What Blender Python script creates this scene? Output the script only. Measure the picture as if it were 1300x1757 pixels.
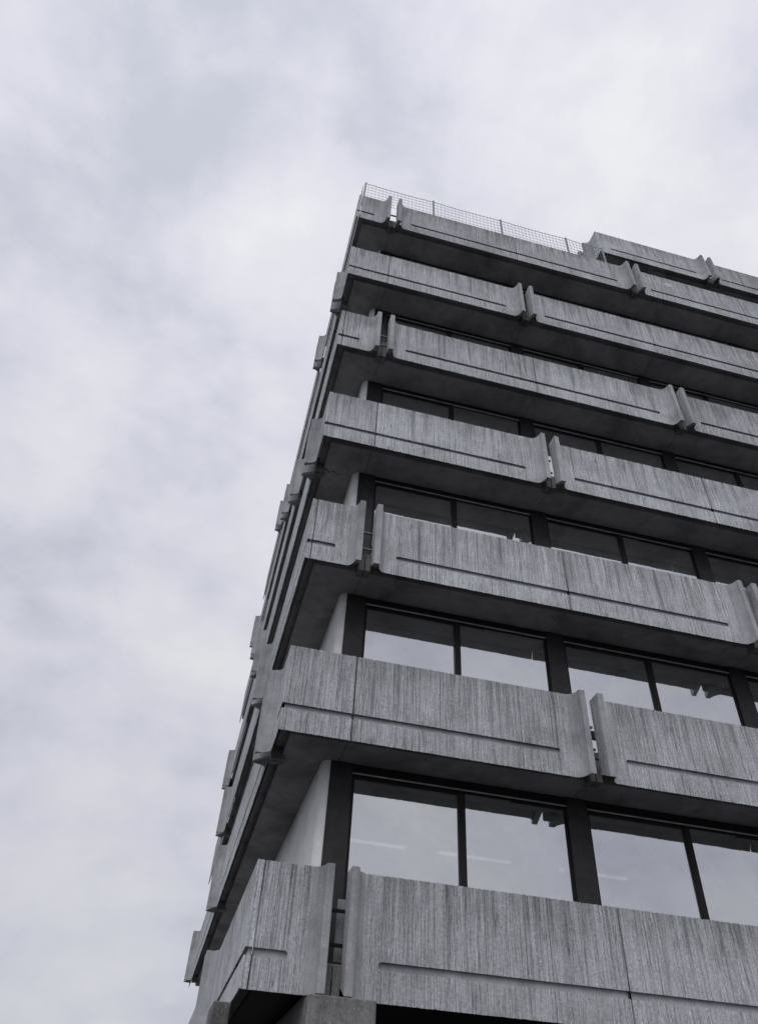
import bpy, math, random
from mathutils import Vector, Matrix
for o in list(bpy.data.objects): bpy.data.objects.remove(o)
scn = bpy.context.scene
COL = scn.collection
R = random.Random(7)

# ------------------------------------------------------------------ camera
Z0 = 4.81                                   # top of the lowest parapet above the ground
cam = bpy.data.cameras.new('camera')
cam.sensor_fit = 'HORIZONTAL'; cam.sensor_width = 36.0
cam.lens = 36.0 * 1274.37 / 1300.0
cam.shift_y = -11.5 / 1300.0
cam.clip_start = 0.1; cam.clip_end = 20000
co = bpy.data.objects.new('camera', cam); COL.objects.link(co)
RM = [[0.9673718644, -0.2484032133, 0.0498750395], [-0.2051665596, -0.6525299169, 0.7294596564], [0.1486551672, 0.7158914381, 0.6822031150]]
CP = (-0.8783, -10.4742, -3.2101 + Z0)
m = Matrix.Identity(4)
for i in range(3):
    m[i][0] = RM[0][i]; m[i][1] = RM[1][i]; m[i][2] = -RM[2][i]; m[i][3] = CP[i]
co.matrix_world = m
scn.camera = co

# ------------------------------------------------------------------ overcast sky
SUN_EL, SUN_AZ = math.radians(46), math.radians(208)        # azimuth from +Y towards +X
w = bpy.data.worlds.new('World'); scn.world = w; w.use_nodes = True
nt = w.node_tree; nt.nodes.clear(); N = nt.nodes.new; L = nt.links.new
out = N('ShaderNodeOutputWorld'); bg = N('ShaderNodeBackground'); bg.inputs['Strength'].default_value = 0.1
sky = N('ShaderNodeTexSky'); sky.sky_type = 'NISHITA'; sky.sun_disc = False
sky.sun_elevation = SUN_EL; sky.sun_rotation = SUN_AZ
tc = N('ShaderNodeTexCoord')
mp = N('ShaderNodeMapping'); mp.inputs['Location'].default_value = (8.62, 7.63, 0.0); mp.inputs['Scale'].default_value = (1.0, 1.0, 1.5)
L(tc.outputs['Generated'], mp.inputs['Vector'])
n1 = N('ShaderNodeTexNoise'); n1.inputs['Scale'].default_value = 2.1; n1.inputs['Detail'].default_value = 6; n1.inputs['Roughness'].default_value = 0.52; n1.inputs['Distortion'].default_value = 0.0
n2 = N('ShaderNodeTexNoise'); n2.inputs['Scale'].default_value = 6.5; n2.inputs['Detail'].default_value = 7; n2.inputs['Roughness'].default_value = 0.56; n2.inputs['Distortion'].default_value = 0.15
L(mp.outputs[0], n1.inputs['Vector']); L(mp.outputs[0], n2.inputs['Vector'])
ad = N('ShaderNodeMath'); ad.operation = 'MULTIPLY_ADD'; ad.inputs[1].default_value = 0.62
sc2 = N('ShaderNodeMath'); sc2.operation = 'MULTIPLY'; sc2.inputs[1].default_value = 0.38
L(n2.outputs['Fac'], sc2.inputs[0]); L(n1.outputs['Fac'], ad.inputs[0]); L(sc2.outputs[0], ad.inputs[2])
cr = N('ShaderNodeValToRGB'); el = cr.color_ramp.elements
el[0].position = 0.37; el[0].color = (0.60, 0.62, 0.705, 1)
el[1].position = 0.60; el[1].color = (0.885, 0.885, 0.905, 1)
e = cr.color_ramp.elements.new(0.475); e.color = (0.76, 0.76, 0.845, 1)
L(ad.outputs[0], cr.inputs['Fac'])
# the overcast dome is brighter overhead than at the horizon
sx = N('ShaderNodeSeparateXYZ'); L(tc.outputs['Generated'], sx.inputs[0])
cl = N('ShaderNodeClamp'); L(sx.outputs['Z'], cl.inputs['Value'])
gr = N('ShaderNodeMath'); gr.operation = 'MULTIPLY_ADD'; gr.inputs[1].default_value = 0.32; gr.inputs[2].default_value = 0.74
L(cl.outputs[0], gr.inputs[0])
ml = N('ShaderNodeVectorMath'); ml.operation = 'SCALE'; L(cr.outputs['Color'], ml.inputs[0])
g10 = N('ShaderNodeMath'); g10.operation = 'MULTIPLY'; g10.inputs[1].default_value = 10.0; L(gr.outputs[0], g10.inputs[0]); L(g10.outputs[0], ml.inputs['Scale'])
mx = N('ShaderNodeMix'); mx.data_type = 'RGBA'; mx.inputs['Factor'].default_value = 0.93
L(sky.outputs[0], mx.inputs['A']); L(ml.outputs[0], mx.inputs['B'])
L(mx.outputs['Result'], bg.inputs['Color']); L(bg.outputs[0], out.inputs[0])

sd = bpy.data.lights.new('sun', 'SUN'); sd.energy = 1.0; sd.angle = math.radians(35); sd.color = (1, 0.97, 0.93)
so = bpy.data.objects.new('sun', sd); COL.objects.link(so)
sdir = Vector((math.sin(SUN_AZ) * math.cos(SUN_EL), math.cos(SUN_AZ) * math.cos(SUN_EL), math.sin(SUN_EL)))
so.rotation_euler = sdir.to_track_quat('Z', 'Y').to_euler(); so.location = (0, -30, 60)
scn.view_settings.view_transform = 'Standard'; scn.view_settings.look = 'None'
scn.view_settings.exposure = 0.0; scn.view_settings.gamma = 1.0

# ------------------------------------------------------------------ materials
def newmat(name):
    mt = bpy.data.materials.new(name); mt.use_nodes = True
    t = mt.node_tree; t.nodes.clear()
    o = t.nodes.new('ShaderNodeOutputMaterial'); p = t.nodes.new('ShaderNodeBsdfPrincipled')
    t.links.new(p.outputs[0], o.inputs[0])
    return mt, t, p
def noise(t, vec, scale, detail=3, rough=0.5, dist=0.0):
    n = t.nodes.new('ShaderNodeTexNoise'); n.inputs['Scale'].default_value = scale
    n.inputs['Detail'].default_value = detail; n.inputs['Roughness'].default_value = rough; n.inputs['Distortion'].default_value = dist
    t.links.new(vec, n.inputs['Vector']); return n.outputs['Fac']
def mapping(t, vec, scale, loc=(0, 0, 0)):
    n = t.nodes.new('ShaderNodeMapping'); n.inputs['Scale'].default_value = scale; n.inputs['Location'].default_value = loc
    t.links.new(vec, n.inputs['Vector']); return n.outputs[0]
def ramp(t, fac, stops):
    n = t.nodes.new('ShaderNodeValToRGB'); e = n.color_ramp.elements
    while len(e) < len(stops): e.new(0.5)
    for q, (p, c) in zip(e, stops):
        q.position = p; q.color = (c, c, c, 1) if not isinstance(c, tuple) else c + (1,)
    t.links.new(fac, n.inputs['Fac']); return n.outputs['Color']
def mul(t, a, b, fac=1.0, mode='MULTIPLY'):
    n = t.nodes.new('ShaderNodeMix'); n.data_type = 'RGBA'; n.blend_type = mode; n.inputs['Factor'].default_value = fac
    t.links.new(a, n.inputs['A'])
    if isinstance(b, tuple): n.inputs['B'].default_value = b + (1,)
    else: t.links.new(b, n.inputs['B'])
    return n.outputs['Result']
def math_(t, op, a, b=None):
    n = t.nodes.new('ShaderNodeMath'); n.operation = op
    for i, v in enumerate((a, b)):
        if v is None: continue
        if isinstance(v, (int, float)): n.inputs[i].default_value = v
        else: t.links.new(v, n.inputs[i])
    return n.outputs[0]
def bump(t, p, h, dist, strength=1.0):
    n = t.nodes.new('ShaderNodeBump'); n.inputs['Strength'].default_value = strength; n.inputs['Distance'].default_value = dist
    t.links.new(h, n.inputs['Height']); t.links.new(n.outputs[0], p.inputs['Normal'])

def concrete(name, base, streak=0.5, fine=0.5, speck=0.5, stain=0.5, blotch=0.5):
    mt, t, p = newmat(name)
    g = t.nodes.new('ShaderNodeNewGeometry'); P = g.outputs['Position']
    ob = t.nodes.new('ShaderNodeTexCoord').outputs['Object']
    rgb = t.nodes.new('ShaderNodeRGB'); rgb.outputs[0].default_value = base + (1,)
    c = rgb.outputs[0]
    # large uneven patches of the pour
    c = mul(t, c, ramp(t, noise(t, P, 0.9, 5, 0.6, 0.4), [(0.3, 1 - 0.28 * blotch), (0.55, 1.0), (0.75, 1 + 0.10 * blotch)]))
    c = mul(t, c, ramp(t, noise(t, P, 4.3, 4, 0.6), [(0.3, 1 - 0.14 * blotch), (0.6, 1.0)]))
    # worn vertical ribs: thin dark furrows, pale ridges, broken along their length
    v1 = noise(t, mapping(t, P, (24, 24, 1.2)), 1.0, 3, 0.6)
    v2 = noise(t, mapping(t, P, (62, 62, 2.2), (7, 3, 1)), 1.0, 2, 0.6)
    inf = t.nodes.new('ShaderNodeObjectInfo').outputs['Random']
    if fine > 0:
        def lines(sc, loc, w_, dk, patch):
            n_ = noise(t, mapping(t, P, sc, loc), 1.0, 1.5, 0.5)
            return mul(t, ramp(t, n_, [(0.5 - w_, 1.0), (0.5 - w_ * 0.3, dk), (0.5 + w_ * 0.3, dk), (0.5 + w_, 1.0)]), ramp(t, patch, [(0.40, 0.8), (0.60, 0.0)]), 1.0, 'LIGHTEN')
        inv = lambda ps, lo, hi: ramp(t, ps, [(lo, 1.0), (hi, 0.0)])
        m1 = noise(t, mapping(t, P, (2.2, 2.2, 1.1)), 1.0, 4, 0.6); m2 = noise(t, mapping(t, P, (1.6, 1.6, 1.3), (4, 1, 6)), 1.0, 4, 0.6)
        m3 = noise(t, mapping(t, P, (9, 9, 1.5), (4, 1, 6)), 1.0, 3, 0.6)
        c = mul(t, c, lines((15, 15, 0.45), (0, 0, 0), 0.010, 1 - 0.46 * fine, m1))
        c = mul(t, c, lines((25, 25, 0.5), (5, 2, 3), 0.012, 1 - 0.40 * fine, m2))
        c = mul(t, c, lines((40, 40, 0.9), (1, 8, 2), 0.022, 1 - 0.28 * fine, m3))
        c = mul(t, c, ramp(t, v1, [(0.30, 1 - 0.07 * fine), (0.45, 1.0), (0.60, 1.0), (0.75, 1 + 0.05 * fine)]))
        c = mul(t, c, ramp(t, v2, [(0.30, 1 - 0.22 * fine), (0.45, 1.0), (0.56, 1.0), (0.70, 1 + 0.28 * fine)]))
        c = mul(t, c, ramp(t, noise(t, P, 26, 5, 0.75), [(0.34, 1 - 0.26 * fine), (0.50, 1.0), (0.66, 1 + 0.24 * fine)]))
        c = mul(t, c, ramp(t, inf, [(0.0, 0.90), (1.0, 1.10)]))
    # dirt washed down from the coping
    if stain > 0:
        sz = t.nodes.new('ShaderNodeSeparateXYZ'); t.links.new(ob, sz.inputs[0])
        st = noise(t, mapping(t, P, (7.5, 7.5, 0.25), (2, 5, 9)), 1.0, 4, 0.65)
        run = math_(t, 'ADD', st, math_(t, 'MULTIPLY', sz.outputs['Z'], 0.16))
        c = mul(t, c, ramp(t, run, [(0.40, 1.0), (0.58, 1 - 0.42 * stain)]))
    # exposed pale aggregate and pinholes
    if speck > 0:
        c = mul(t, c, ramp(t, noise(t, P, 42, 3, 0.6), [(0.30, 1 - 0.35 * speck), (0.42, 1.0), (0.64, 1.0), (0.72, 1 + 1.1 * speck)]))
    t.links.new(c, p.inputs['Base Color'])
    p.inputs['Roughness'].default_value = 0.92; p.inputs['Specular IOR Level'].default_value = 0.25
    hgt = math_(t, 'ADD', math_(t, 'MULTIPLY', v2, 0.8 * fine), math_(t, 'MULTIPLY', noise(t, P, 45, 4, 0.6), 0.35))
    bump(t, p, hgt, 0.008, 0.7)
    return mt
M_PANEL = concrete('ribbed_concrete', (0.52, 0.535, 0.57), fine=1.0, speck=1.0, stain=0.9, blotch=0.9)
M_SMOOTH = concrete('smooth_concrete', (0.41, 0.42, 0.44), fine=0.25, speck=0.6, stain=0.5, blotch=1.2)
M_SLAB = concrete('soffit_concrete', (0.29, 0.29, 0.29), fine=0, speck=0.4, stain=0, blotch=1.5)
M_WALL = concrete('pale_wall_concrete', (0.78, 0.785, 0.79), fine=0.12, speck=0.15, stain=0, blotch=0.6)
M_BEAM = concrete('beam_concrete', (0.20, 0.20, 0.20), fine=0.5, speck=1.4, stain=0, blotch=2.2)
M_PATCH = concrete('repair_mortar', (0.62, 0.62, 0.62), fine=0, speck=0.3, stain=0, blotch=0.6)

def simple(name, col, rough=0.5, metal=0.0, vary=0.25, scale=6):
    mt, t, p = newmat(name)
    P = t.nodes.new('ShaderNodeNewGeometry').outputs['Position']
    rgb = t.nodes.new('ShaderNodeRGB'); rgb.outputs[0].default_value = col + (1,)
    c = mul(t, rgb.outputs[0], ramp(t, noise(t, P, scale, 5, 0.6), [(0.3, 1 - vary), (0.7, 1 + vary)]))
    t.links.new(c, p.inputs['Base Color']); p.inputs['Roughness'].default_value = rough; p.inputs['Metallic'].default_value = metal; p.inputs['Specular IOR Level'].default_value = 0.2
    return mt
M_DARK = simple('dark_metal', (0.014, 0.014, 0.015), 0.6)
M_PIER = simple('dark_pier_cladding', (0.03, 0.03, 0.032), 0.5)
M_ALU = simple('weathered_aluminium', (0.42, 0.42, 0.42), 0.5, 0.2)
M_STEEL = simple('galvanised_steel', (0.22, 0.22, 0.23), 0.5, 0.5)
M_ROOM = simple('room_paint', (0.5, 0.5, 0.49), 0.9)
M_CRACK = simple('crack_void', (0.012, 0.012, 0.012), 1.0)
M_BLIND = simple('blind_fabric', (0.5, 0.5, 0.49), 0.8, vary=0.1)
M_WHITE = simple('white_paint', (0.7, 0.7, 0.7), 0.7, vary=0.06)
M_ASPH = simple('asphalt', (0.115, 0.115, 0.117), 0.95, vary=0.3, scale=3)
M_PAVE = simple('dark_paving', (0.06, 0.06, 0.06), 0.95, vary=0.2, scale=2)

mt = bpy.data.materials.new('coated_glass'); mt.use_nodes = True; t = mt.node_tree; t.nodes.clear()
o_ = t.nodes.new('ShaderNodeOutputMaterial'); mixs = t.nodes.new('ShaderNodeMixShader'); gl = t.nodes.new('ShaderNodeBsdfGlossy'); tr = t.nodes.new('ShaderNodeBsdfTransparent')
gl.inputs['Color'].default_value = (0.86, 0.87, 0.90, 1); gl.inputs['Roughness'].default_value = 0.0
tr.inputs['Color'].default_value = (0.80, 0.80, 0.80, 1)
fr = t.nodes.new('ShaderNodeFresnel'); fr.inputs['IOR'].default_value = 1.5
fa = math_(t, 'MULTIPLY_ADD', fr.outputs[0], 0.35); t.nodes[-1].inputs[2].default_value = 0.62
Pn = t.nodes.new('ShaderNodeNewGeometry').outputs['Position']
bn = t.nodes.new('ShaderNodeBump'); bn.inputs['Strength'].default_value = 0.25; bn.inputs['Distance'].default_value = 0.01
t.links.new(noise(t, Pn, 1.3, 2, 0.4), bn.inputs['Height']); t.links.new(bn.outputs[0], gl.inputs['Normal'])
t.links.new(fa, mixs.inputs[0]); t.links.new(tr.outputs[0], mixs.inputs[1]); t.links.new(gl.outputs[0], mixs.inputs[2]); veil = t.nodes.new('ShaderNodeBsdfDiffuse'); veil.inputs['Color'].default_value = (0.5, 0.5, 0.5, 1)  # diffuse veil added to brighten the glass in place of light from the rooms
md = t.nodes.new('ShaderNodeMixShader'); t.links.new(mixs.outputs[0], md.inputs[1]); t.links.new(veil.outputs[0], md.inputs[2])
t.links.new(ramp(t, noise(t, Pn, 1.7, 6, 0.65, 0.6), [(0.3, 0.07), (0.7, 0.17)]), md.inputs[0])
t.links.new(md.outputs[0], o_.inputs[0])
M_GLASS = mt
mt = bpy.data.materials.new('lit_tube'); mt.use_nodes = True; t = mt.node_tree; t.nodes.clear()
o_ = t.nodes.new('ShaderNodeOutputMaterial'); em = t.nodes.new('ShaderNodeEmission'); em.inputs['Color'].default_value = (1, 0.98, 0.95, 1); em.inputs['Strength'].default_value = 0.8
t.links.new(em.outputs[0], o_.inputs[0]); M_TUBE = mt

# ------------------------------------------------------------------ helpers
def mesh_obj(name, verts, faces, mat, parent=None, loc=(0, 0, 0)):
    me = bpy.data.meshes.new(name); me.from_pydata(verts, [], faces); me.update()
    if mat: me.materials.append(mat)
    o = bpy.data.objects.new(name, me); COL.objects.link(o); o.location = loc
    if parent: o.parent = parent
    return o
def boxes(bs, bev=0.0):
    V, F = [], []
    for (x0, x1, y0, y1, z0, z1) in bs:
        b = len(V); c = bev
        if c <= 0:
            V += [(x, y, z) for z in (z0, z1) for y in (y0, y1) for x in (x0, x1)]
            F += [tuple(b + i for i in f) for f in ((0, 2, 3, 1), (4, 5, 7, 6), (0, 1, 5, 4), (2, 6, 7, 3), (0, 4, 6, 2), (1, 3, 7, 5))]
        else:                                             # chamfered box: 24 corner points
            idx = {}
            for sx_ in (0, 1):
                for sy_ in (0, 1):
                    for sz_ in (0, 1):
                        p = [(x0, x1)[sx_], (y0, y1)[sy_], (z0, z1)[sz_]]
                        s = [(1, -1)[sx_] * c, (1, -1)[sy_] * c, (1, -1)[sz_] * c]
                        for a in range(3):
                            qv = [p[i] + (0 if i == a else s[i]) for i in range(3)]
                            idx[(sx_, sy_, sz_, a)] = len(V); V.append(tuple(qv))
            for a in range(3):
                u_, v_ = (a + 1) % 3, (a + 2) % 3
                for sgn in (0, 1):
                    k = []
                    for (iu, iv) in ((0, 0), (1, 0), (1, 1), (0, 1)):
                        s = [0, 0, 0]; s[a] = sgn; s[u_] = iu; s[v_] = iv; k.append(idx[(*s, a)])
                    F.append(tuple(k if sgn else k[::-1]))
                for iu in (0, 1):
                    for iv in (0, 1):                     # edge chamfer running along axis a
                        k = []
                        for sa in (0, 1):
                            s = [0, 0, 0]; s[a] = sa; s[u_] = iu; s[v_] = iv
                            k.append((idx[(*s, u_)], idx[(*s, v_)]))
                        q4 = (k[0][0], k[0][1], k[1][1], k[1][0])
                        F.append(q4 if (iu ^ iv) else q4[::-1])
            for s in [(i, j, k) for i in (0, 1) for j in (0, 1) for k in (0, 1)]:
                q3 = tuple(idx[(*s, a)] for a in range(3)); F.append(q3 if sum(s) % 2 else q3[::-1])
    return V, F
def box(name, b, mat, parent=None, bev=0.0, loc=(0, 0, 0)):
    bs = b if isinstance(b, list) else [b]
    return mesh_obj(name, *boxes(bs, bev), mat, parent, loc)
def empty(name, loc=(0, 0, 0)):
    o = bpy.data.objects.new(name, None); COL.objects.link(o); o.location = loc; o.empty_display_size = 0.5; return o
def tag(o, label=None, cat=None, group=None, kind=None):
    if label: o['label'] = label
    if cat: o['category'] = cat
    if group: o['group'] = group
    if kind: o['kind'] = kind
    return o

# ------------------------------------------------------------------ building data (z relative to the level's parapet top)
H = 3.3; HP = 1.466; GZ = -1.066; GW = 0.046; GD = 0.07
G0, HX, HY = 1.1144, 4.0352, 4.60
FIN, FT, GAP, JT, T, COVE = 0.225, 0.105, 0.115, 0.009, 0.075, 0.14
NF, NL = 5, 4
LX, LY = G0 + NF * HX + 1.11, G0 + NL * HY + 1.11
NLEV = 7
SOF = -HP + 0.06                # underside of a slab
TOPF = -HP + 0.38               # walkway level

def path(t, o):
    """plan position: t>0 runs along the front, t<0 along the left side, o is outwards"""
    if t >= 0: return (t if o >= 0 or t > -o else -o, -o) if t > 0 or o <= 0 else (-o, -o)
    return (-o, -t if o >= 0 or -t > -o else -o)

def panel(t0, t1, fin0, fin1, g0, g1, parent, loc, rib=1.0, name='parapet_panel'):
    """precast parapet panel: ribbed face, sunk groove g0..g1, coves that sweep out into end fins"""
    ts = set()
    def put(x):
        if t0 <= x <= t1: ts.add(round(x, 4))
    c0 = t0 + FT + COVE if fin0 else t0; c1 = t1 - FT - COVE if fin1 else t1
    x = c0
    while x < c1:
        put(x); put(x + 0.004); put(x + 0.010); x += R.uniform(0.018, 0.038)
    for (fin, sgn, tt) in ((fin0, 1, t0), (fin1, -1, t1)):
        put(tt)
        if fin:
            for i in range(11):
                a = i / 10 * math.pi / 2
                put(tt + sgn * (FT + COVE - COVE * math.sin(a)))
            put(tt + sgn * 0.008)
    if g0 is not None:
        for gx, sg, rnd in ((g0, 1, g0 > t0 + 0.01), (g1, -1, g1 < t1 - 0.01)):
            if rnd:
                for i in range(7): put(gx + sg * GW * (1 - math.cos(i / 6 * math.pi / 2)))
    if t0 < 0 < t1: put(0.0)
    ts = sorted(ts)
    V, cols = [], []; chip = chib = 0
    for t in ts:
        ro = -R.choice((0, 0, 0, 0.001, 0.002, 0.004, 0.009, 0.014)) * rib
        o = ro; bk = -T
        edge = min(abs(t - c0) if fin0 else 9, abs(t - c1) if fin1 else 9)
        o *= min(1, edge / 0.25)
        if t == 0.0 or abs(t) < 0.02: o = 0
        for (fin, d) in ((fin0, t - t0), (fin1, t1 - t)):
            if fin:
                if d <= FT + 1e-6: o = FIN if d > 0.004 else FIN - 0.008
                elif d < FT + COVE:
                    u = (FT + COVE - d) / COVE; o = FIN - FIN * math.sqrt(max(0, 1 - u * u)); bk = min(o, FIN - 0.07) - T
        w = 0
        if g0 is not None and g0 - 1e-6 <= t <= g1 + 1e-6:
            w = GW
            for gx, rnd in ((g0, g0 > t0 + 0.01), (g1, g1 < t1 - 0.01)):
                dd = abs(t - gx)
                if rnd and dd < GW: w = GW * math.sqrt(max(0, 1 - (1 - dd / GW) ** 2))
            if w < 1e-4: w = 0
        chip = chip * 0.6 if R.random() < 0.8 else R.choice((0, 0, 0, 0, 0.005, 0.012))
        chib = chib * 0.6 if R.random() < 0.8 else R.choice((0, 0, 0, 0, 0, 0.006))
        zt = R.uniform(-0.006, 0.0) - chip; zb = -HP + R.uniform(0, 0.004) + chib
        b = len(V)
        def pt(oo, z):
            p = path(t, oo); V.append((p[0], p[1], z)); return len(V) - 1
        if w:
            k = [pt(o, zb), pt(o, GZ - w), pt(-GD * min(1, w / GW), GZ - w + 0.004), pt(-GD * min(1, w / GW), GZ + w + 0.045 * w / GW), pt(o, GZ + w), pt(o, zt), pt(bk, zt - 0.004), pt(bk + 0.035, -HP + 0.13)]
        else:
            a = pt(o, zb); mdl = pt(o, GZ)
            k = [a, mdl, mdl, mdl, mdl, pt(o, zt), pt(bk, zt - 0.004), pt(bk + 0.035, -HP + 0.13)]
        cols.append(k)
    F = []; MI = {}
    def face(*ix, mi=0):
        f = [v for i, v in enumerate(ix) if v != ix[i - 1]]
        if len(f) > 2: F.append(tuple(f)); MI[tuple(f)] = mi
    for ci, (a, b) in enumerate(zip(cols, cols[1:])):
        tm = (ts[ci] + ts[ci + 1]) / 2
        plain = tm < c0 or tm > c1
        for r in range(8):
            q = (r + 1) % 8
            face(a[r], b[r], b[q], a[q], mi=1 if plain or r in (1, 2, 3, 6, 7) else 0)
    face(*cols[0][::-1]) if True else None
    face(*cols[-1])
    # drop zero-size faces where the inside corner folds onto one line
    def ok(f):
        ps = {tuple(round(c, 5) for c in V[i]) for i in f}
        return len(ps) > 2
    F = [f for f in F if ok(f)]
    ob_ = mesh_obj(name, V, F, M_PANEL, parent, loc)
    ob_.data.materials.append(M_SMOOTH)
    ob_.data.polygons.foreach_set('material_index', [MI[f] for f in F])
    return ob_

bld = empty('office_building', (8, 8, 0))
tag(bld, 'seven-storey concrete office building with ribbed parapet bands, finned gaps and recessed windows', 'building')
def P(o):                        # parts are laid out in world metres
    o.parent = bld; o.matrix_parent_inverse = Matrix.Translation((-8, -8, 0)); return o
def gx(k): return G0 + HX * k
def gy(k): return G0 + HY * k

def gap_block(tc_, z, side):
    """stub of the walkway slab and two rails that close the slot between two fins"""
    def mp_(a0, a1, d0, d1, z0, z1):
        return (a0, a1, d0, d1, z0, z1) if side == 'f' else (d0, d1, a0, a1, z0, z1)
    P(box('bracket_block', [mp_(tc_ - 0.112, tc_ - 0.008, 0.03, 0.26, z - HP - 0.012, z - HP + 0.36), mp_(tc_ + 0.008, tc_ + 0.112, 0.03, 0.26, z - HP - 0.012, z - HP + 0.36)], M_BEAM, None, 0.006))
    for dz in (-0.46, -0.86):
        P(box('gap_rail', mp_(tc_ - GAP - 0.03, tc_ + GAP + 0.03, 0.145, 0.185, z + dz - 0.02, z + dz + 0.02), M_DARK if z < Z0 + 1 else M_STEEL, None, 0.004))

panels = {}
def SOFB(z):
    bs = []; e = 0.005
    fx = [0.21] + [gx(k) for k in range(NF + 1)] + [LX - 0.08]
    for a, b in zip(fx, fx[1:]): bs.append((a + e, b - e, 0.21, 1.4, z + SOF + R.uniform(0, 0.004), z - HP + 0.22))
    fy = [1.4] + [gy(k) for k in range(1, NL + 1)] + [LY - 0.08]
    for a, b in zip(fy, fy[1:]): bs.append((0.21, 1.4, a + e, b - e, z + SOF + R.uniform(0, 0.004), z - HP + 0.22))
    return bs
for l in range(NLEV):
    z = Z0 + H * l; A = (l % 2 == 0); loc = (0, 0, z)
    rib = 1.0 - 0.06 * l
    mk = lambda *a: P(panel(*a, None, loc, rib))
    # front
    for k in range(NF):
        gapl = (k % 2 == 0) == A
        if gapl: panels[l, k] = mk(gx(k) + GAP, gx(k + 1) - JT, True, False, gx(k) + 0.58, gx(k + 1) - JT)
        else: panels[l, k] = mk(gx(k) + JT, gx(k + 1) - GAP, False, True, gx(k) + JT, gx(k + 1) - 0.58)
    endgap = (NF % 2 == 0) == A
    mk(gx(NF) + (GAP if endgap else JT), LX, endgap, False, gx(NF) + (0.58 if endgap else JT), LX)
    for k in range(NF + 1):
        if (k % 2 == 0) == A: gap_block(gx(k), z, 'f')
    # left side: gaps shift by one panel
    for k in range(NL):
        gapl = (k % 2 == 1) == A
        a, b = -gy(k + 1), -gy(k)
        if gapl: mk(a + JT, b - GAP, False, True, a + JT, b - 0.58)
        else: mk(a + GAP, b - JT, True, False, a + 0.58, b - JT)
    endgap = (NL % 2 == 1) == A
    mk(-LY, -gy(NL) - (GAP if endgap else JT), False, endgap, -LY, -gy(NL) - (0.58 if endgap else JT))
    for k in range(NL + 1):
        if (k % 2 == 1) == A: gap_block(gy(k), z, 's')
    # corner pieces
    if A:
        mk(-(G0 - JT), 0.1 - JT, False, False, -(G0 - JT), 0.1 - JT)
        mk(0.1 + JT, G0 - GAP, False, True, 0.1 + JT, G0 - 0.58)
    else:
        mk(-(0.1 - JT), G0 - JT, False, False, -(0.1 - JT), G0 - JT)
        mk(-(G0 - GAP), -(0.1 + JT), True, False, -(G0 - 0.58), -(0.1 + JT))
    # slab: walkway plate up to the panels, thicker body set back behind a shadow gap
    if l == 0:
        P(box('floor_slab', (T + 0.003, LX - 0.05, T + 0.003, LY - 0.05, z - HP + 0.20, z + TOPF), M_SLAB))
        P(box('soffit_shade_plate', (0.25, LX - 0.3, 0.25, LY - 0.3, z - HP + 0.15, z - HP + 0.196), M_PIER))  # dark plate added to paint the black shade under the lowest slab
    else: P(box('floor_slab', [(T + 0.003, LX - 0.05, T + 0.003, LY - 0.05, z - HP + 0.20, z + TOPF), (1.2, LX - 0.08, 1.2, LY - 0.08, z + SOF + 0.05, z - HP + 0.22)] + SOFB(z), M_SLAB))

for l, (za, zb_) in ((0, (-1.02, -0.28)), (2, (-1.10, -0.86)), (4, (-1.06, -0.5))):
    P(box('slot_infill', (G0 + 0.055, G0 + 0.19, 0.30, 0.33, Z0 + H * l + za, Z0 + H * l + zb_), M_SMOOTH, None, 0.004))
# pale patch on the second roof-parapet panel
import_pts = [(-0.13, -0.05), (-0.09, 0.07), (0.0, 0.11), (0.10, 0.06), (0.14, -0.02), (0.08, -0.10), (-0.03, -0.12)]
px, pz = 10.55, Z0 + H * 6 - 0.42
V = [(px + a, -0.004, pz + b) for a, b in import_pts] + [(px + a, 0.03, pz + b) for a, b in import_pts]
n = len(import_pts)
F = [tuple(range(n))[::-1], tuple(range(n, 2 * n))] + [(i, (i + 1) % n, n + (i + 1) % n, n + i) for i in range(n)]
tag(P(mesh_obj('repair_patch', V, F, M_PATCH)), 'pale round mortar patch on the roof parapet')

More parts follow.
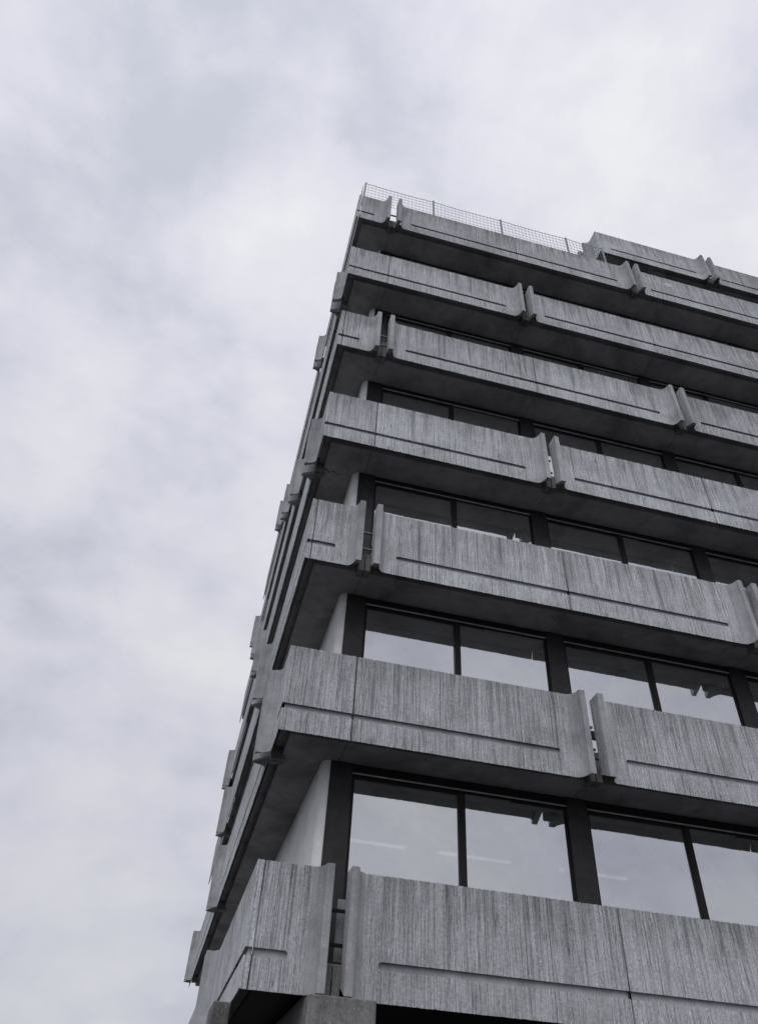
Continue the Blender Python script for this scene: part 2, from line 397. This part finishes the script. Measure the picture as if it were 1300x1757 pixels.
# ------------------------------------------------------------------ recessed storeys
YG = 0.962
def pier_x(k): return 0.985 + HX * k, 1.355 + HX * k
for l in range(NLEV):
    z = Z0 + H * l; zf = z + TOPF; zc = z + H + SOF
    top = (l == NLEV - 1)
    if top: break
    arc = [(0.985 - 0.125 * math.sin(i / 8 * math.pi / 2), 1.05 - 0.14 * math.cos(i / 8 * math.pi / 2)) for i in range(9)]   # rounded nose at the corner
    poly = [(1.18, 0.91)] + arc + [(0.86, LY - 1.0), (1.18, LY - 1.0)]; n = len(poly)
    V = [(x, y, zf) for x, y in poly] + [(x, y, zc) for x, y in poly]
    P(mesh_obj('side_wall', V, [tuple(range(n)), tuple(range(n, 2 * n))[::-1]] + [(i, n + i, n + (i + 1) % n, (i + 1) % n) for i in range(n)], M_WALL))
    P(box('back_wall', (1.19, LX - 1.0, 7.5, 7.7, zf, zc), M_ROOM))
    P(box('ceiling', (1.2, LX - 1.0, 1.3, 7.45, zc - 0.28, zc - 0.2), M_ROOM))
    for k in range(NF + 1):
        a, b = pier_x(k)
        P(box('pier', (a + (0.004 if k == 0 else 0), b, 0.895, 1.25, zf, zc), M_PIER, None, 0.006))
    for k in range(NF):
        x0, x1 = pier_x(k)[1], pier_x(k + 1)[0]
        win = P(box('window', [(x0, x1, 0.925, 1.12, zc - 0.15, zc)], M_DARK))      # lintel box above the glass
        def sub(nm, b, mt_, bev=0.004):
            o = box(nm, b, mt_, None, bev); o.parent = win; o.matrix_parent_inverse = Matrix.Translation((0, 0, 0)); return o
        zh = zc - 0.15
        sub('head_trim', (x0 + 0.003, x1 - 0.003, 0.905, 0.94, zh - 0.010, zh + 0.008), M_ALU)
        xm = (x0 + x1) / 2
        f = 0.05
        sub('frame', [(x0, x0 + f, 0.945, 1.04, zf, zh - 0.02), (x1 - f, x1, 0.945, 1.04, zf, zh - 0.02), (x0 + f, x1 - f, 0.95, 1.035, zh - 0.075, zh - 0.02), (x0 + f, x1 - f, 0.95, 1.035, zf, zf + 0.06)], M_DARK)
        sub('mullion', (xm - 0.055, xm + 0.055, 0.915, 1.05, zf + 0.002, zh - 0.022), M_DARK)
        sub('transom', [(x0 + f, x1 - f, 0.94, 1.04, z - 0.24, z - 0.08), (x0 + f, x1 - f, 0.94, 1.04, z - 0.66, z - 0.60)], M_DARK)
        for (a, b) in ((x0 + 0.02, xm - 0.03), (xm + 0.03, x1 - 0.02)):
            # each pane sits a fraction of a degree out of true
            dy0, dy1, dz = R.uniform(-0.003, 0.003), R.uniform(-0.003, 0.003), R.uniform(-0.003, 0.003) + (-0.011 if a > xm else 0.003)
            zl, zu = zf + 0.03, zh - 0.05
            V = []
            for th in (0, 0.012):
                V += [(a, YG + dy0 + th, zl), (b, YG + dy1 + th, zl), (b, YG + dy1 + dz + th, zu), (a, YG + dy0 + dz + th, zu)]
            o = mesh_obj('pane', V, [(0, 1, 2, 3), (7, 6, 5, 4), (0, 4, 5, 1), (1, 5, 6, 2), (2, 6, 7, 3), (3, 7, 4, 0)], M_GLASS)
            o.parent = win
            if l > 0:                                     # slatted blinds drawn to different heights behind the upper panes
                drop = R.choice((0.5, 0.7, 0.9, 1.3, 1.3, 1.6))
                sh = R.uniform(1.10, 1.14)
                sub('blind', [(a + 0.05, b - 0.05, sh + 0.006 * (i % 2), sh + 0.012 + 0.006 * (i % 2), zh - 0.06 - 0.05 * (i + 1), zh - 0.064 - 0.05 * i) for i in range(int(drop / 0.05))], M_BLIND, 0)
# strip lights glimpsed behind the lowest row of glass
for i, (x, y, lab) in enumerate([(2.2, 3.4, 'faint lit strip light wholly behind the first pane from the corner, lowest glazed row'), (4.3, 3.4, 'faint lit strip light crossing behind the first mullion from the corner, lowest glazed row'), (6.7, 3.4, 'faint lit strip light behind the third pane from the corner, lowest glazed row')]):
    zc = Z0 + H + SOF - 0.285
    s = empty('strip_light', (x, y, zc))
    tag(s, lab, 'light', 'strip lights inside the lowest storey')
    box('housing', (-0.78, 0.78, -0.10, 0.10, -0.03, 0.0), M_WHITE, s, 0.004)
    for j in range(2): box('tube', (-0.72, 0.72, -0.06 + j * 0.07, -0.02 + j * 0.07, -0.05, -0.032), M_TUBE, s)
P(box('interior_column', (4.82, 5.0, 1.34, 1.6, Z0 + TOPF, Z0 + H + SOF - 0.21), M_WHITE, None, 0.01))

# ------------------------------------------------------------------ under the lowest parapet: columns with stub beams
zb = Z0 - HP
for (nm, b) in [('stub_beam', [(0.80, 1.63, -0.25, 4.0, zb - 0.62, zb - 0.012), (0.82, 1.61, 0.22, 3.9, zb - 0.1, zb + 0.05)]), ('stub_beam', [(-0.22, 0.0, 0.80, 1.63, zb - 0.62, zb - 0.02)])]:
    P(box(nm, b, M_BEAM, None, 0.012))
P(box('column', (0.86, 1.57, 0.86, 1.57, 0.0, zb - 0.6), M_BEAM, None, 0.02))
for k in range(1, NF + 1):
    x = gx(k) + 0.1
    P(box('stub_beam', [(x - 0.41, x + 0.41, -0.25, 4.0, zb - 0.62, zb - 0.012), (x - 0.39, x + 0.39, 0.22, 3.9, zb - 0.1, zb + 0.05)], M_BEAM, None, 0.012))
    P(box('column', (x - 0.35, x + 0.35, 0.86, 1.57, 0.0, zb - 0.6), M_BEAM, None, 0.02))
for k in range(1, NL + 1):
    y = gy(k) + 0.1
    P(box('stub_beam', [(-0.25, 4.0, y - 0.41, y + 0.41, zb - 0.62, zb - 0.012), (0.22, 3.9, y - 0.39, y + 0.39, zb - 0.1, zb + 0.05)], M_BEAM, None, 0.012))
    P(box('column', (0.86, 1.57, y - 0.35, y + 0.35, 0.0, zb - 0.6), M_BEAM, None, 0.02))
P(box('ground_floor_wall', [(4.0, LX - 1, 4.0, 4.25, 0, zb + 0.05), (4.0, 4.25, 4.25, LY - 1, 0, zb + 0.05)], M_PIER))
# the far ends of the block, closed
P(box('end_wall', [(LX - 1.0, LX - 0.8, 1.0, LY - 1.0, 0.0, Z0 + H * 6 - HP), (1.2, LX - 1.0, LY - 1.2, LY - 1.0, 0.0, Z0 + H * 6 - HP)], M_WALL))

# ------------------------------------------------------------------ rooftop storey, set back
PX, PY, PZ = 8.74, 0.5, Z0 + H * 7
PG = 13.1 - PX
o = panel(-0.62, PG - GAP, True, True, 0.46, PG - 0.5, None, (PX, PY, PZ), 0.4); P(o)
o = panel(PG + GAP, PG + 8.0, True, False, PG + 0.5, PG + 8.0, None, (PX, PY, PZ), 0.4); P(o)
o = panel(-8.0, -0.85, False, True, -8.0, -1.35, None, (PX, PY, PZ), 0.4); P(o)
P(box('roof_slab', [(PX + T + 0.003, LX - 0.6, PY + T + 0.003, PY + 9, PZ - HP + 0.2, PZ + TOPF), (PX + 0.215, LX - 0.7, PY + 0.215, PY + 8.9, PZ + SOF, PZ - HP + 0.22)], M_SLAB))
P(box('rooftop_wall', (PX + 1.1, LX - 1.2, PY + 1.1, PY + 8.5, Z0 + H * 6 + TOPF, PZ + SOF), M_PIER))
P(box('bracket_block', [(PX + PG - 0.112, PX + PG - 0.008, PY + 0.03, PY + 0.26, PZ - HP - 0.01, PZ - HP + 0.36), (PX + PG + 0.008, PX + PG + 0.112, PY + 0.03, PY + 0.26, PZ - HP - 0.01, PZ - HP + 0.36)], M_BEAM, None, 0.006))
tag(P(box('vent_grille', [(PX + 0.2 + 0.08 * i, PX + 0.235 + 0.08 * i, PY + 0.085, PY + 0.75, PZ - HP + 0.0, PZ - HP + 0.036) for i in range(24)], M_SMOOTH)), kind='stuff')

# ------------------------------------------------------------------ wire mesh railing on the roof edge
rail = empty('roof_railing', (0.08, 0.08, Z0 + H * 6)); ZR = Z0 + H * 6
tag(rail, 'wire mesh safety railing with thin posts along the roof edge', 'railing')
RH = 1.12
def rp(o): o.parent = rail; o.matrix_parent_inverse = Matrix.Translation((-0.08, -0.08, -ZR)); return o
xs = [0.13 + 2.33 * i for i in range(4)] + [8.45]
def lean(o, d):
    for v in o.data.vertices:
        if v.co.z > ZR: v.co.x += d; v.co.y += d * 0.5
    return o
for x in xs: lean(rp(box('post', (x - 0.03, x + 0.03, 0.06, 0.10, ZR - 0.5, ZR + RH + R.uniform(0, 0.03)), M_STEEL, None, 0.004)), R.uniform(-0.03, 0.03))
ys = [0.13 + 2.33 * i for i in range(1, 9)]
for y in ys: rp(box('post', (0.06, 0.10, y - 0.03, y + 0.03, ZR - 0.5, ZR + RH + 0.01), M_STEEL, None, 0.004))
r_ = 0.0035
for a, b in zip(xs, xs[1:]):
    bs = []
    nn = int((b - a) / 0.125)
    for i in range(1, nn + 1):
        x = a + (b - a) * i / (nn + 1) + R.uniform(-0.004, 0.004); bs.append((x - r_, x + r_, 0.08 - r_, 0.08 + r_, ZR - 0.12, ZR + RH - 0.05 + R.uniform(0, 0.03)))
    for j in range(7):
        zz = ZR - 0.1 + j * 0.2 + R.uniform(-0.004, 0.004); th = r_ * (1.8 if j == 6 else 1); 
        for q_ in range(6):
            u0, u1 = q_ / 6, (q_ + 1) / 6; um = (u0 + u1) / 2; sg = -0.05 * (j / 6) * 4 * um * (1 - um) + R.uniform(-0.003, 0.003)
            bs.append((a + 0.02 + (b - a - 0.04) * u0, a + 0.02 + (b - a - 0.04) * u1, 0.088 - th, 0.088 + th, zz + sg - th, zz + sg + th))
    tag(rp(box('wire_mesh', bs, M_STEEL)), kind='stuff')
for a, b in zip([0.13] + ys, ys):
    bs = []; nn = int((b - a) / 0.125)
    for i in range(1, nn + 1):
        y = a + (b - a) * i / (nn + 1); bs.append((0.08 - r_, 0.08 + r_, y - r_, y + r_, ZR - 0.12, ZR + RH))
    for j in range(7):
        zz = ZR - 0.1 + j * 0.2; bs.append((0.088 - r_, 0.088 + r_, a + 0.02, b - 0.02, zz - r_, zz + r_))
    tag(rp(box('wire_mesh', bs, M_STEEL)), kind='stuff')

# ------------------------------------------------------------------ crack in the soffit near the side gap
zs = Z0 + H * 3 + SOF - 0.002
crack = [(0.25, 1.02), (0.36, 1.10), (0.44, 1.04), (0.56, 1.12), (0.66, 1.05), (0.80, 1.06)]
V, F = [], []
for i, (x, y) in enumerate(crack):
    wd = 0.011 * (1 - i / 7)
    V += [(x, y - wd, zs), (x, y + wd, zs), (x, y - wd, zs + 0.01), (x, y + wd, zs + 0.01)]
for i in range(len(crack) - 1):
    b = 4 * i; F += [(b, b + 1, b + 5, b + 4), (b, b + 4, b + 6, b + 2), (b + 1, b + 3, b + 7, b + 5), (b + 2, b + 6, b + 7, b + 3)]
P(mesh_obj('soffit_crack', V, F, M_CRACK))

# ------------------------------------------------------------------ ground
tag(mesh_obj('ground', [(-3000, -3000, -0.13), (3000, -3000, -0.13), (3000, 3000, -0.13), (-3000, 3000, -0.13)], [(0, 1, 2, 3)], M_ASPH), kind='structure')
tag(box('pavement', (-4.0, LX + 4, -5.0, LY + 4, -0.3, 0.0), M_PAVE, None, 0.02), kind='structure')
